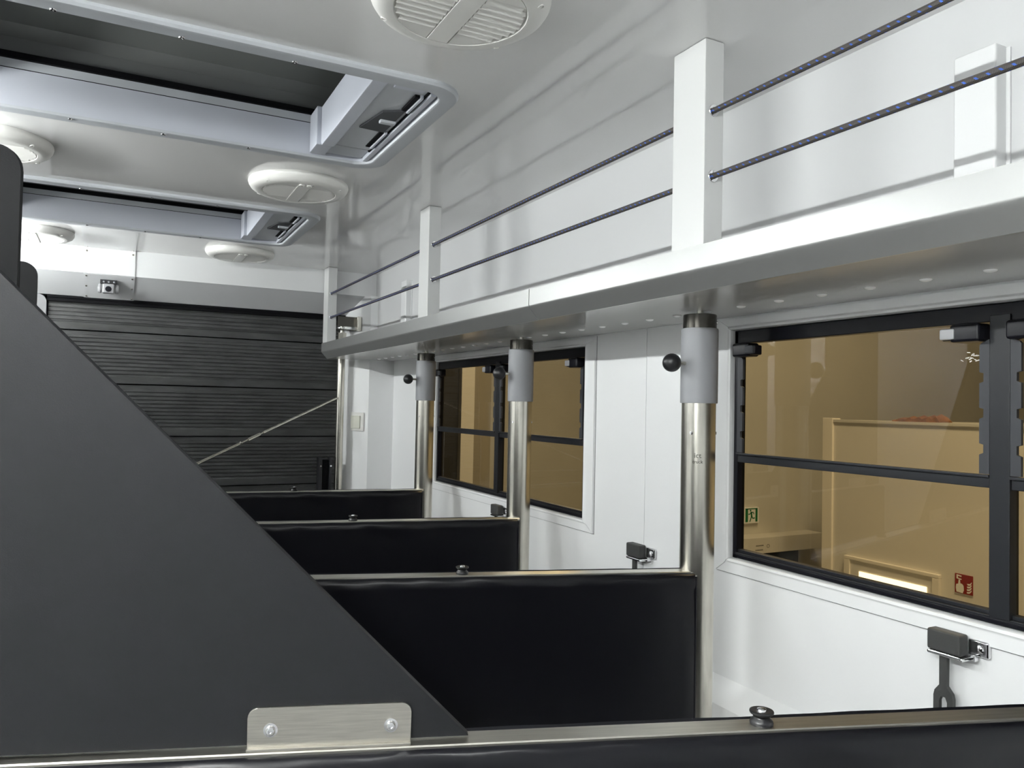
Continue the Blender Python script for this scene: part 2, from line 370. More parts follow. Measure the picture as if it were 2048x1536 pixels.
bm = NB(); prism(bm, [(SX2 + 0.004, SYE, SZ1), (SX2 + 0.004, SYE, SZ2 + .003), (SX3 + .003, SYE, ZS + .001), (1.29, SYE, ZS + .001), (1.29, SYE, ZS + 0.012), (SX3 + .02, SYE, ZS + .012), (SX3 + .02, SYE, SZ1)], (0, -0.004, 0)); obj('end_cap', bm, 'shelf_alu', shelf, smooth=None)
# underside sheet; row of white domes stands in for light through holes
bm = NB(); box(bm, SX3, XW + 0.006, YF, SYE, ZS, ZS + 0.012); sb_ = obj('shelf_bottom', bm, 'shelf_under', shelf, smooth=None)
bm = NB(); lathe(bm, [(0.0100, 0.0), (0.0098, -0.0012), (0.0080, -0.0026), (0.0045, -0.0036), (0, -0.0039)], (1.183, 0.711, ZS), seg=20); rv = obj('rivet_or_hole_light', bm, 'hole_light_white', sb_, smooth=60)
for k in range(-3, 30):
    if k:
        c = rv.copy(); C.objects.link(c); c.location = (0, 0.1055 * k, 0)

# uprights, ceiling to shelf
UX0, UX1 = SX2 + 0.0005, SX2 + 0.045
up = thing('guard_upright', 'white square upright on the shelf edge nearest the viewer', 'upright', (UX0, 1.073, SZ1), group='shelf uprights')
bm = NB(); box(bm, 0, UX1 - UX0, 0, 0.090, -0.02, ZC - SZ1 - 0.0008, 0.0025, 2); obj('post_body', bm, 'white_alu', up, local=True)
for z in (0.544, 0.424):
    for yy in (-0.0004, 0.0904):
        bm = NB(); lathe(bm, [(0.0062, 0.0008), (0.0105, 0.0012), (0.0115, 0.0), (0.0062, 0.0)], (0.021, yy, z - SZ1), (0, -1 if yy < 0 else 1, 0), 20); obj('grommet', bm, 'chrome', up, local=True)
dup(up, (UX0, 2.451, SZ1), label='white square upright on the shelf edge, middle one of three')
dup(up, (UX0, 3.835, SZ1), label='white square upright at the far end of the shelf')
# wall boxes behind the cords
bx_ = thing('wall_bracket', 'small white box profile on the wall behind the near cords', 'bracket', (XU, 0.737, ZS + 0.012), group='wall box profiles')
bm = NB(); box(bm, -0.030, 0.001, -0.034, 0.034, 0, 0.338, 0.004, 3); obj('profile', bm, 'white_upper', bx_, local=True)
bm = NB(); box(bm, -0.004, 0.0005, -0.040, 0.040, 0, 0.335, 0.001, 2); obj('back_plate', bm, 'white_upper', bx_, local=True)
dup(bx_, (XU, 3.42, ZS + 0.012), label='small white box profile on the wall near the far end of the shelf')

# elastic cords
def cord(z, label):
    b = NB(); rr = 0.0054; seg = 10; n = 60; y0, y1 = -1.4, 3.90; rings = []; uvl = b.loops.layers.uv.new('UVMap')
    for i in range(n + 1):
        y = y0 + (y1 - y0) * i / n
        sag = 0.0
        rings.append(([b.verts.new((0.9535 + rr * math.cos(2 * math.pi * k / seg), y, z - sag + rr * math.sin(2 * math.pi * k / seg))) for k in range(seg)], y))
    for (A, ya), (B, yb) in zip(rings, rings[1:]):
        for k in range(seg):
            f = b.faces.new((A[k], A[(k + 1) % seg], B[(k + 1) % seg], B[k]))
            for lp, (u, v) in zip(f.loops, ((ya, k / seg), (ya, (k + 1) / seg), (yb, (k + 1) / seg), (yb, k / seg))): lp[uvl].uv = (u, v)
    b.faces.new(rings[0][0][::-1]); b.faces.new(rings[-1][0])
    return tag(obj('elastic_cord', b, 'bungee'), label, 'cord', 'elastic cords along the shelf')
cord(0.544, 'upper black elastic cord with blue flecks strung between the uprights')
cord(0.424, 'lower black elastic cord with blue flecks strung between the uprights')

# ================================================================== STALL POSTS
XP = 1.167
post = thing('stall_post', 'stainless stall post with grey sleeve, nearest one with lettering', 'post', (XP, 1.350, FLOOR), group='stainless stall posts')
F = -FLOOR
bm = NB(); lathe(bm, [(0.0378, 0.0), (0.0378, F + 0.02)], (0, 0, 0), seg=48); tube = obj('tube', bm, 'steel', post, local=True)
bm = NB(); lathe(bm, [(0.0385, F + 0.014), (0.0408, F + 0.0145), (0.0412, F + 0.017), (0.0412, F + 0.178), (0.0400, F + 0.181), (0.036, F + 0.181)], (0, 0, 0), seg=48); sl = obj('sleeve', bm, 'sleeve_grey', post, local=True)
bm = NB(); lathe(bm, [(0.0372, F + 0.180), (0.0372, F + 0.211), (0.0362, F + 0.2125), (0, F + 0.2125)], (0, 0, 0), seg=48); col_ = obj('collar', bm, 'dark_steel', post, local=True)
bm = NB(); lathe(bm, [(0, 0), (0.003, 0.0), (0.003, 0.002), (0, 0.002)], (0.026, -0.0265, F + 0.195), (0.7, -0.7, 0), 10); obj('set_screw', bm, 'chrome', col_, local=True)
bm = NB(); cyl(bm, (0, 0, F + 0.21), (0, 0, F + 0.2225), 0.007, 16); obj('rod', bm, 'steel', post, local=True)
bm = NB(); cyl(bm, (-0.038, 0, F + 0.102), (-0.062, 0, F + 0.102), 0.0042, 12); st = obj('stem', bm, 'steel', post, local=True)
bm = NB(); bmesh.ops.create_uvsphere(bm, u_segments=28, v_segments=16, radius=0.0205, matrix=Matrix.Translation((-0.078, 0, F + 0.102))); obj('knob', bm, 'black_plastic', st, local=True)
for a in (205, 330):
    d = Vector((math.cos(math.radians(a)), math.sin(math.radians(a)), 0))
    bm = NB(); lathe(bm, [(0.0042, 0), (0.0036, 0.0016), (0.0015, 0.002), (0, 0.0012)], d * 0.0377 + Vector((0, 0, F - 0.052)), d, 12); obj('rivet_or_hole_light', bm, 'chrome', tube, local=True)
p2 = dup(post, (XP, 2.207, FLOOR), label='stainless stall post with grey sleeve in front of the farther window mullion')
p3 = dup(post, (XP, 3.064, FLOOR), label='stainless stall post with grey sleeve, farthest of the three')
# lettering on the nearest post
ang = math.radians(228); d = Vector((math.cos(ang), math.sin(ang), 0)); rt = Vector((-math.sin(ang), math.cos(ang), 0))
pm = Matrix((rt, Vector((0, 0, 1)), d)).transposed().to_4x4()
for s, sz, z in (('truck', 0.0105, -0.118), ('ict', 0.016, -0.106)):
    mw = pm.copy(); mw.translation = Vector((XP, 1.35, z)) + d * 0.0380
    text_obj('lettering', s, sz, 'ink', tube, mw)

# ================================================================== PARTITIONS
ZR = -0.355; ZL = ZR - FLOOR     # rail height above floor
def partition(label, hx, hy, ang, first=None):
    t = thing('stall_partition', label, 'partition', (hx, hy, FLOOR), -math.radians(ang), 'padded stall partitions')
    return t
part = partition('nearest padded partition with tall dark head panel and steel bracket', 1.15, 0.493, 18.5)
L = 1.98
# padding: swept profile with soft waves below the rail
bm = NB(); N = 150; rows = []
prof = [(0.0145, -0.004), (0.021, -0.002), (0.0265, -0.006), (0.0300, -0.014), (0.0305, -0.026), (0.0292, -0.040), (0.0300, -0.060), (0.0305, -0.12), (0.031, -0.30), (0.031, -0.55), (0.029, -0.70), (0.0, -0.705)]
for i in range(N + 1):
    x = -L + (L - 0.004) * i / N; row = []
    endr = min(1.0, max(0.0, -x / 0.012)) ** 0.5 if x > -0.02 else 1.0
    for sg in (1, -1):
        pr = prof if sg == 1 else prof[::-1]
        for y, z in pr:
            wv = 0.0
            if -0.07 < z < -0.001: wv = 0.0016 * math.sin(x * 23 + sg + z * 60) * math.sin(x * 7.1 + 2 * sg) + 0.0009 * math.sin(x * 61 + z * 200)
            if sg == 1 and y > 0.016 and z > -0.01: wv *= 0.35; z = z + 0.0030
            row.append((x, sg * max(0.0, (y + wv) * (0.75 + 0.25 * endr)), ZL + z + (0.4 * wv if z > -0.02 else 0)))
    rows.append(row)
R_ = ringloft(bm, rows); bm.faces.new(R_[0][::-1]); bm.faces.new(R_[-1]); pad = obj('padding', bm, 'vinyl', part, local=True, smooth=60)
bm = NB()
for sg in (1, -1):
    cyl(bm, (-0.003, sg * 0.026, ZL - 0.008), (-0.003, sg * 0.026, ZL - 0.70), 0.003, 8)
obj('piping', bm, 'vinyl', pad, local=True)
bm = NB(); prism(bm, [(-L, y, ZL + z) for y, z in ((-0.0165, -0.006), (-0.0165, -0.0012), (-0.0150, 0.0), (0.0150, 0.0), (0.0165, -0.0012), (0.0165, -0.006))], (L + 0.004, 0, 0)); obj('top_rail', bm, 'steel_rail', part, local=True, smooth=None)
# rope roller
rx = -0.512
bm = NB(); lathe(bm, [(0.0128, 0.0), (0.0132, 0.0025), (0.0122, 0.0050), (0.0100, 0.0068), (0.0090, 0.0085), (0.0098, 0.0105), (0.0128, 0.0122), (0.0136, 0.0138), (0.0133, 0.0152), (0.0118, 0.0158), (0.0065, 0.0150), (0, 0.0150)], (rx, 0, ZL), seg=28)
ro = obj('rope_roller', bm, 'black_plastic', part, local=True, smooth=40)
bm = NB(); lathe(bm, [(0.0058, 0.0148), (0.0052, 0.0170), (0.003, 0.0180), (0, 0.0182)], (rx, 0, ZL), seg=16); obj('screw', bm, 'chrome', ro, local=True)
# head panel: 45 degree flank, upright edge with a rounded top corner
def head_panel(parent, sh, label=None):
    s0, s1, zt = 0.846 + sh, 1.387 + sh, 0.484; rr = 0.05
    pts = [(-s0, ZR + 0.004), (-s0 - 0.004, ZR + 0.0085), (-s1, ZR + (s1 - s0))]
    pts += [(-(s1 + rr) + rr * math.cos(math.radians(a)), zt - rr + rr * math.sin(math.radians(a))) for a in range(0, 91, 10)]
    pts += [(-1.97, zt), (-1.97, ZR + 0.004)]
    b = NB(); prism(b, [(x, -0.006, z - FLOOR) for x, z in pts], (0, 0.012, 0), 0.0008)
    return obj('head_panel', b, 'hpl', parent, local=True, smooth=30)
def fixings(parent, sh):
    for s0, s1 in ((0.907 + sh, 1.072 + sh), (1.66, 1.82)):
        pts = rrect(-s1, -s0, 0.0, 0.042, 0.010, 6, (1, 1, 0, 0))
        pts = [(x, max(0.0, z)) for x, z in pts]; pts = [(min(max(x, -s1), -s0), z) for x, z in pts]
        b = NB(); prism(b, [(x, -0.0095, ZL + 0.0005 + z) for x, z in pts], (0, 0.0032, 0), 0.0006)
        box(b, -s1, -s0, -0.0145, -0.0065, ZL + 0.0002, ZL + 0.003, 0.0006)
        pl = obj('bracket', b, 'steel_plate', parent, local=True, smooth=30)
        for bx in (-s0 - 0.021, -s1 + 0.023):
            b = NB(); lathe(b, [(0.0072, 0.0), (0.0072, 0.0008), (0.0052, 0.0010), (0.0050, 0.0026), (0.0038, 0.0040), (0.0022, 0.0043), (0.0018, 0.0020), (0, 0.0020)], (bx, -0.0095, ZL + 0.020), (0, -1, 0), 24); obj('bolt', b, 'chrome', pl, local=True)
            b = NB(); lathe(b, [(0.0066, 0.0), (0.0062, 0.003), (0, 0.003)], (bx, 0.006, ZL + 0.020), (0, 1, 0), 12); obj('bolt', b, 'chrome', pl, local=True)
P2 = dup(part, (1.15, 1.343, FLOOR), -math.radians(17.4), 'padded partition ending at the nearest sleeved post, second from the viewer')
P3 = dup(part, (1.15, 2.180, FLOOR), -math.radians(12.5), 'padded partition ending at the middle sleeved post, third from the viewer')
P4 = dup(part, (1.15, 3.035, FLOOR), -math.radians(9.5), 'padded partition ending at the farthest sleeved post, nearest the tail ramp')
for p_, sh in ((part, 0.0), (P2, -0.002), (P3, 0.085), (P4, 0.043)):
    head_panel(p_, sh); fixings(p_, sh)

# ================================================================== TAIL RAMP
ramp = thing('tail_ramp', 'closed tail ramp of dark ribbed rubber planks at the rear', 'ramp', (0.4, 4.12, FLOOR))
edges = [0.455, 0.306, 0.062, -0.184, -0.430, -0.676, -0.922, -1.168, -1.414, FLOOR]
YP = 4.085
for zt, zb in zip(edges, edges[1:]):
    pr = [(YP + 0.03, zb + 0.004), (YP - 0.006, zb + 0.004), (YP - 0.0075, zb + 0.006), (YP - 0.0075, zb + 0.036), (YP - 0.004, zb + 0.039)]
    z = zb + 0.045; y_ = YP - 0.002
    while z + 0.019 < zt - 0.004:
        pr += [(y_ + 0.0035, z), (y_ + 0.0035, z + 0.0035), (y_ - 0.001, z + 0.005), (y_ - 0.001, z + 0.0165)]; z += 0.0182
    pr += [(y_ + 0.002, z), (y_ + 0.002, zt - 0.001), (YP + 0.03, zt - 0.001)]
    bm = NB(); prism(bm, [(OX0 + 0.006, y, zz) for y, zz in pr], (OX1 - OX0 - 0.01, 0, 0)); obj('plank', bm, 'ramp_rubber', ramp, smooth=None)
bm = NB(); box(bm, OX0 + 0.002, OX1 - 0.002, YR + 0.004, YP + 0.02, 0.434, 0.4615); box(bm, OX0 + 0.002, OX1 - 0.002, YR - 0.002, YR + 0.01, 0.450, 0.4600); obj('top_seal', bm, 'black_seal', ramp, smooth=None)
bm = NB(); box(bm, OX0 - 0.05, OX1 - 0.001, YP + 0.031, YP + 0.06, FLOOR, 0.461); obj('gap_light_block', bm, 'black_seal', ramp, smooth=None)  # added sheet, keeps workshop light from showing between the planks
# hinge arms by the rear pole
for k, (x0, x1) in enumerate(((0.945, 0.963), (1.000, 1.014))):
    t = thing('ramp_arm', 'black flat lever standing before the ramp, %s the rear pole' % ('farther from' if k == 0 else 'close beside'), 'lever', (x0, 3.99, FLOOR), group='levers at the ramp')
    bm = NB(); box(bm, x0, x1, 3.985, 4.03, FLOOR, -0.285, 0.002); obj('bar', bm, 'black_plastic', t)
    bm = NB(); cyl(bm, ((x0 + x1) / 2, 3.986, -0.33), ((x0 + x1) / 2, 3.981, -0.33), 0.005, 12); obj('bolt', bm, 'chrome', t)
bm = NB(); box(bm, 0.963, 1.0, 4.0, 4.03, FLOOR, -0.30, 0.002); obj('web', bm, 'black_seal', bpy.data.objects['ramp_arm'])

# rear pole with clamp
pole = thing('rear_pole', 'slim stainless pole with clamp bracket beside the tail ramp', 'pole', (1.05, 4.0, FLOOR))
bm = NB(); lathe(bm, [(0.0205, FLOOR), (0.0205, 0.335)], (1.05, 4.0, 0), seg=32); obj('tube', bm, 'steel', pole)
bm = NB(); lathe(bm, [(0.024, 0.325), (0.024, 0.362), (0, 0.362)], (1.05, 4.0, 0), seg=6); cyl(bm, (1.05, 4.0, 0.36), (1.05, 4.0, 0.405), 0.010, 20); obj('nut', bm, 'steel', pole, smooth=30)
bm = NB(); lathe(bm, [(0.0, 0.385), (0.027, 0.385), (0.027, 0.389), (0, 0.389)], (1.05, 4.0, 0), seg=24); obj('washer', bm, 'chrome', pole)
bm = NB(); box(bm, 1.02, 1.128, 3.975, 3.982, 0.395, 0.447); box(bm, 1.02, 1.128, 3.975, 4.03, 0.375, 0.381); obj('plate', bm, 'dark_steel', pole, smooth=None)
bm = NB(); box(bm, 1.115, 1.135, 3.94, 3.985, 0.375, 0.447, 0.001); obj('clamp', bm, 'steel', pole, smooth=None)

# diagonal strut with turnbuckle
A = Vector((1.024, 3.982, 0.020)); B = Vector((0.20, 3.63, -0.345)); dv = B - A
strut = thing('diagonal_strut', 'thin stainless diagonal strut with turnbuckle before the ramp', 'strut', tuple(B))
for name, t0, t1, rr in (('rod', 0.0, 0.47, 0.0068), ('turnbuckle', 0.49, 0.56, 0.0085), ('thread', 0.46, 0.60, 0.0038), ('rod', 0.60, 1.0, 0.0062)):
    bm = NB(); cyl(bm, A + dv * t0, A + dv * t1, rr, 14); obj(name, bm, 'steel', strut)
bm = NB(); lathe(bm, [(0.006, -0.006), (0.009, 0), (0.006, 0.006)], A + dv * 0.60, dv, 12); obj('lock_nut', bm, 'steel', strut)

# switch on the corner column
fd = Vector((1.085 - 1.173, 4.06 - 3.90, 0)).normalized(); nrm = Vector((-fd.y, fd.x, 0)); nrm = nrm if nrm.y < 0 else -nrm
def on_col(t, z, o): p = Vector((1.173, 3.90, 0)) + fd * t + nrm * o; return (p.x, p.y, z)
sw = thing('wall_switch', 'small white flip-cover switch on the corner column', 'switch', on_col(0.06, -0.15, 0))
def colbox(t0, t1, z0, z1, o0, o1, bev):
    b = NB(); prism(b, [on_col(t0, z0, o0), on_col(t1, z0, o0), on_col(t1, z1, o0), on_col(t0, z1, o0)], nrm * (o1 - o0), bev); return b
obj('plate', colbox(0.025, 0.115, -0.148, -0.052, 0.0, 0.010, 0.002), 'white_plastic', sw)
obj('rocker', colbox(0.045, 0.110, -0.135, -0.068, 0.010, 0.016, 0.002), 'cream', sw)

# reversing camera with its cover plate
cp = thing('cover_plate', 'thin screwed cover strip folded down the rear wall', 'plate', (-0.035, 3.9, 0.46))
sl_n = Vector((0, -(0.5555 - 0.462), -(YR - YB))).normalized()
bm = NB(); px0, px1 = -0.138, 0.068
e_ = 0.004
def strip(y0, z0, y1, z1, n):
    n = Vector(n) * e_; prism(bm, [(px0, y0, z0), (px1, y0, z0), (px1, y1, z1), (px0, y1, z1)], n)
strip(3.45, ZC, YB, ZC, (0, 0, -1)); strip(YB, ZC, YB, 0.556, (0, -1, 0)); obj('strip', bm, 'white_upper', cp, smooth=None)
bm = NB(); strip(YB, 0.5555, YR, 0.462, sl_n); obj('lower_strip', bm, 'slope_shade', cp, smooth=None)  # sloped part of the cover strip, its shade painted grey
for x in (px0 + 0.010, px1 - 0.010):
    spots = [((x, YB - 0.02, ZC - e_), (0, 0, -1)), ((x, YB - e_, ZC - 0.02), (0, -1, 0))]
    for t in (0.08, 0.5, 0.93): spots.append((tuple(Vector((x, YB, 0.5555)).lerp(Vector((x, YR, 0.462)), t) + sl_n * e_), tuple(sl_n)))
    for p, n in spots:
        bm = NB(); lathe(bm, [(0.0045, 0), (0.004, 0.0018), (0, 0.0022)], p, n, 12); obj('screw', bm, 'steel', cp)
cx = -0.038
cc = thing('reversing_camera', 'small silver reversing camera under the rear ceiling strip', 'camera', (cx, 3.985, 0.47))
bm = NB(); box(bm, cx - 0.034, cx + 0.034, 3.950, 3.966, 0.514, 0.534, 0.001); br = obj('mount', bm, 'black_plastic', cc)
for dx in (-0.020, 0.0, 0.022):
    bm = NB(); lathe(bm, [(0.005, 0), (0.004, 0.002), (0, 0.0024)], (cx + dx, 3.950, 0.524), (0, -1, 0), 12); obj('screw', bm, 'chrome', br)
bm = NB(); box(bm, cx - 0.024, cx + 0.024, 3.935, 3.972, 0.472, 0.514, 0.006, 3); bd = obj('body', bm, 'cam_grey', cc)
for sg in (-1, 1):
    bm = NB(); lathe(bm, [(0.0, 0.0), (0.019, 0.0), (0.022, 0.006), (0.020, 0.014), (0.0, 0.018)], (cx + sg * 0.027, 3.965, 0.494), (sg, 0, 0), 24); obj('ear', bm, 'cam_grey', bd)
bm = NB(); lathe(bm, [(0.0, 0.0), (0.013, 0.0), (0.013, 0.003), (0.009, 0.004), (0, 0.002)], (cx, 3.936, 0.490), (0, -1, 0), 24); obj('lens', bm, 'black_gloss', bd)

# ================================================================== CEILING VENTS
vent = thing('ceiling_vent', 'round white louvred ceiling vent nearest the viewer', 'vent', (0.49, 1.165, ZC), group='round ceiling vents')
bm = NB(); lathe(bm, [(0.149, 0.0), (0.150, -0.006), (0.148, -0.013), (0.142, -0.022), (0.133, -0.028), (0.122, -0.030), (0.1115, -0.0298), (0.1105, -0.0285), (0.110, -0.0235), (0.0, -0.0235)], (0, 0, 0), seg=72)
ring = obj('ring', bm, 'white_plastic', vent, local=True, smooth=40)
for a in (38, 142, 218, 322):
    bm = NB(); ca, sa = math.cos(math.radians(a)), math.sin(math.radians(a)); lathe(bm, [(0.0056, -0.002), (0.0052, 0.0010), (0.0040, 0.0006), (0.0036, -0.0016), (0, -0.0016)], (0.134 * ca, 0.134 * sa, -0.0275), (0.25 * ca, 0.25 * sa, -1), 14); obj('screw_cap', bm, 'white_plastic', ring, local=True)

bm = NB(); box(bm, -0.019, 0.019, -0.108, 0.108, -0.0300, -0.020, 0.001); obj('centre_bar', bm, 'white_plastic', vent, local=True)
for sy in (1, -1):   # solid end segments of the grille
    for sx in (1, -1):
        pts = [(sx * 0.021, sy * 0.066)] + [(sx * 0.1095 * math.cos(math.radians(a)), sy * 0.1095 * math.sin(math.radians(a))) for a in range(38, 80, 6)] + [(sx * 0.021, sy * 0.1072)]
        bm = NB(); prism(bm, [(x, y, -0.020) for x, y in pts], (0, 0, -0.0092)); obj('end_segment', bm, 'white_plastic', vent, local=True, smooth=None)
ps = 0.0163
for k in range(8):
    yc = -0.057 + ps * k
    for sx in (1, -1):
        x1 = math.sqrt(0.1085 ** 2 - max(abs(yc - 0.009), abs(yc + 0.009)) ** 2)
        bm = NB(); prism(bm, [(sx * 0.021, yc - 0.0082, -0.0248), (sx * 0.021, yc - 0.0082, -0.0232), (sx * 0.021, yc + 0.0074, -0.0270), (sx * 0.021, yc + 0.0074, -0.0300)], (sx * (x1 - 0.021), 0, 0)); obj('slat', bm, 'white_plastic', vent, local=True, smooth=None)
bm = NB()
for dx in (-0.011, 0.011): lathe(bm, [(0.0085, 0.0), (0.0085, 0.0025), (0.006, 0.003), (0.005, 0.001), (0, 0.001)], (dx, -0.098, -0.0298), (0, 0, -1), 16)
obj('turn_knob', bm, 'white_plastic', vent, local=True)
dup(vent, (0.49, 2.425, ZC), label='round white louvred ceiling vent on the right between the two hatches')
dup(vent, (0.49, 3.68, ZC), label='round white louvred ceiling vent on the right behind the far hatch')
dup(vent, (-0.315, 2.425, ZC), label='round white ceiling vent on the left, partly behind a tall head panel')
dup(vent, (-0.315, 3.68, ZC), label='round white ceiling vent on the left behind the far hatch')

# ================================================================== ROOF HATCHES
hx0, hx1, hy0, hy1 = HATCH[0]; hcx, hcy = (hx0 + hx1) / 2, (hy0 + hy1) / 2; hw, hh = (hx1 - hx0) / 2, (hy1 - hy0) / 2
hatch = thing('roof_hatch', 'grey roof hatch with smoked dome nearest the viewer', 'roof hatch', (hcx, hcy, ZC), group='roof hatches')
def loop(ins, r, z, insy=None):
    insy = ins if insy is None else insy
    return [(x, y, z) for x, y in rrect(-hw + ins, hw - ins, -hh + insy, hh - insy, r, 10)]
bm = NB()
ringloft(bm, [loop(0.0, 0.085, 0.0), loop(0.0, 0.085, -0.006), loop(0.004, 0.081, -0.011), loop(0.012, 0.075, -0.013), loop(0.038, 0.050, -0.013), loop(0.042, 0.046, -0.011), loop(0.045, 0.044, -0.004), loop(0.046, 0.043, 0.02)])
fl = obj('flange', bm, 'hatch_grey', hatch, local=True, smooth=35)
for sx in (-0.95, -0.45, 0.0, 0.45):
    for sy in (-1, 1):
        bm = NB(); lathe(bm, [(0.0055, 0), (0.0045, 0.0016), (0.0018, 0.0018), (0.0012, 0.0005), (0, 0.0005)], (sx * hw * 0.8, sy * (hh - 0.034), -0.0130), (0, 0, -1), 12); obj('screw', bm, 'chrome', fl, local=True)
bm = NB(); ringloft(bm, [loop(0.046, 0.043, -0.006), loop(0.049, 0.043, 0.078)]); obj('liner', bm, 'hatch_light', hatch, local=True, smooth=35)
bm = NB(); ringloft(bm, [loop(0.049, 0.043, 0.080), loop(0.051, 0.043, 0.100)]); obj('upper_liner', bm, 'hatch_grey', hatch, local=True, smooth=35)
bm = NB(); ringloft(bm, [loop(0.046, 0.043, 0.099), loop(0.060, 0.03, 0.100), loop(0.060, 0.03, 0.114), loop(0.046, 0.043, 0.116)]); obj('seal', bm, 'black_seal', hatch, local=True, smooth=35)
bm = NB(); ringloft(bm, [loop(0.045, 0.05, 0.114), loop(0.050, 0.05, 0.150), loop(0.085, 0.05, 0.170)]); d0 = [bm.verts.new(p) for p in loop(0.085, 0.05, 0.170)]; bm.faces.new(d0)
obj('dome', bm, 'dome_smoke', hatch, local=True, smooth=35)
bm = NB(); ringloft(bm, [loop(0.0, 0.05, 0.04), loop(0.0, 0.05, 0.14), loop(0.04, 0.05, 0.14)]); obj('outer_frame', bm, 'black_seal', hatch, local=True, smooth=35)
# blind cassette at the right end
cxa, cxb = hw - 0.195, hw - 0.048; ya, yb = -hh + 0.050, 0.200
cas = NB(); prism(cas, [(cxa, y, z) for y, z in ((ya, 0.098), (ya, 0.000), (yb - 0.012, -0.006), (yb, 0.004), (yb, 0.098))], (0.034, 0, 0), 0.003)
side = obj('cassette_side', cas, 'hatch_light', hatch, local=True, smooth=40)
bm = NB(); prism(bm, [(cxa + 0.032, y, z) for y, z in ((ya, 0.09), (ya, 0.003), (yb - 0.02, -0.001), (yb - 0.004, 0.006), (yb - 0.004, 0.09))], (cxb - cxa - 0.034, 0, 0), 0.002)
cb = obj('cassette_body', bm, 'hatch_grey', hatch, local=True, smooth=40)
bm = NB(); prism(bm, [(x, y, 0.004) for x, y in ((cxa + 0.052, 0.020), (cxa + 0.072, -0.105), (cxa + 0.116, -0.135), (cxa + 0.116, 0.025))], (0, 0, -0.0075)); obj('handle_pocket', bm, 'rail_dark', cb, local=True, smooth=None)
bm = NB(); box(bm, cxa + 0.080, cxa + 0.118, -0.062, -0.046, -0.010, -0.002, 0.002); obj('handle', bm, 'hatch_grey', cb, local=True)
for y0_, y1_ in ((ya + 0.05, -0.135), (0.028, 0.150)):
    bm = NB(); box(bm, cxa + 0.106, cxa + 0.117, y0_, y1_, -0.0035, 0.01, 0.0006); obj('slot', bm, 'black_seal', cb, local=True)
    bm = NB(); box(bm, cxa + 0.118, cxa + 0.125, y0_ - 0.004, y1_ + 0.004, -0.0065, 0.01, 0.0015); obj('slot_bar', bm, 'hatch_light', cb, local=True)
bm = NB(); box(bm, cxa + 0.126, cxa + 0.130, ya + 0.02, yb - 0.006, -0.002, 0.01); obj('gap_strip', bm, 'black_seal', cb, local=True, smooth=None)
bm = NB(); box(bm, cxb - 0.016, cxb - 0.002, ya + 0.02, hh - 0.06, -0.0065, 0.05, 0.002); obj('guide_bar', bm, 'hatch_light', cb, local=True)
bm = NB(); box(bm, cxa - 0.012, cxa + 0.030, yb - 0.006, hh - 0.050, -0.004, 0.098, 0.003); obj('end_block', bm, 'hatch_light', cb, local=True)
bm = NB(); box(bm, cxa + 0.028, cxb - 0.016, yb - 0.002, hh - 0.050, 0.004, 0.03, 0.002); obj('end_plate', bm, 'hatch_grey', cb, local=True)
bm = NB(); box(bm, cxa + 0.050, cxb - 0.030, ya + 0.006, ya + 0.030, -0.0012, 0.004, 0.0005); obj('name_plate', bm, 'hatch_light', cb, local=True)
dup(hatch, (hcx, hcy + 1.276, ZC), label='grey roof hatch with smoked dome farther towards the rear')

# ================================================================== STRAP CATCHES ON THE WALL
ct = thing('strap_catch', 'black rubber strap catch below the nearest window', 'catch', (XW, 0.838, -0.39), group='rubber strap catches')
bm = NB(); box(bm, -0.030, -0.006, -0.026, 0.034, -0.016, 0.020, 0.004, 3); obj('block', bm, 'rubber', ct, local=True)
bm = NB(); box(bm, -0.004, 0.006, -0.058, -0.022, -0.014, 0.014, 0.004, 3); box(bm, -0.030, -0.002, -0.030, 0.034, -0.0235, -0.0165, 0.003, 2); box(bm, -0.012, -0.001, -0.040, -0.020, -0.022, -0.010, 0.002, 2); bk = obj('hook_plate', bm, 'chrome', ct, local=True)
bm = NB(); lathe(bm, [(0.0075, 0), (0.0065, 0.003), (0.003, 0.0045), (0, 0.0045)], (-0.0042, -0.043, 0.0), (-1, 0, 0), 16); obj('screw', bm, 'chrome', bk, local=True)
bm = NB()
fork = [(-0.0065, -0.018), (-0.006, -0.075), (-0.0155, -0.086), (-0.0175, -0.095), (-0.0180, -0.26), (-0.0072, -0.26), (-0.0072, -0.102), (-0.004, -0.094), (0.004, -0.094), (0.0072, -0.102), (0.0072, -0.26), (0.0180, -0.26), (0.0175, -0.095), (0.0155, -0.086), (0.007, -0.075), (0.007, -0.018)]
prism(bm, [(-0.020, y + 0.010, z) for y, z in fork], (0.008, 0, 0)); obj('strap', bm, 'rubber', ct, local=True, smooth=None)
dup(ct, (XW, 1.727, -0.39), label='black rubber strap catch on the wall seam between the windows')
dup(ct, (XW, 2.592, -0.39), label='black rubber strap catch below the farther window beside the middle post')

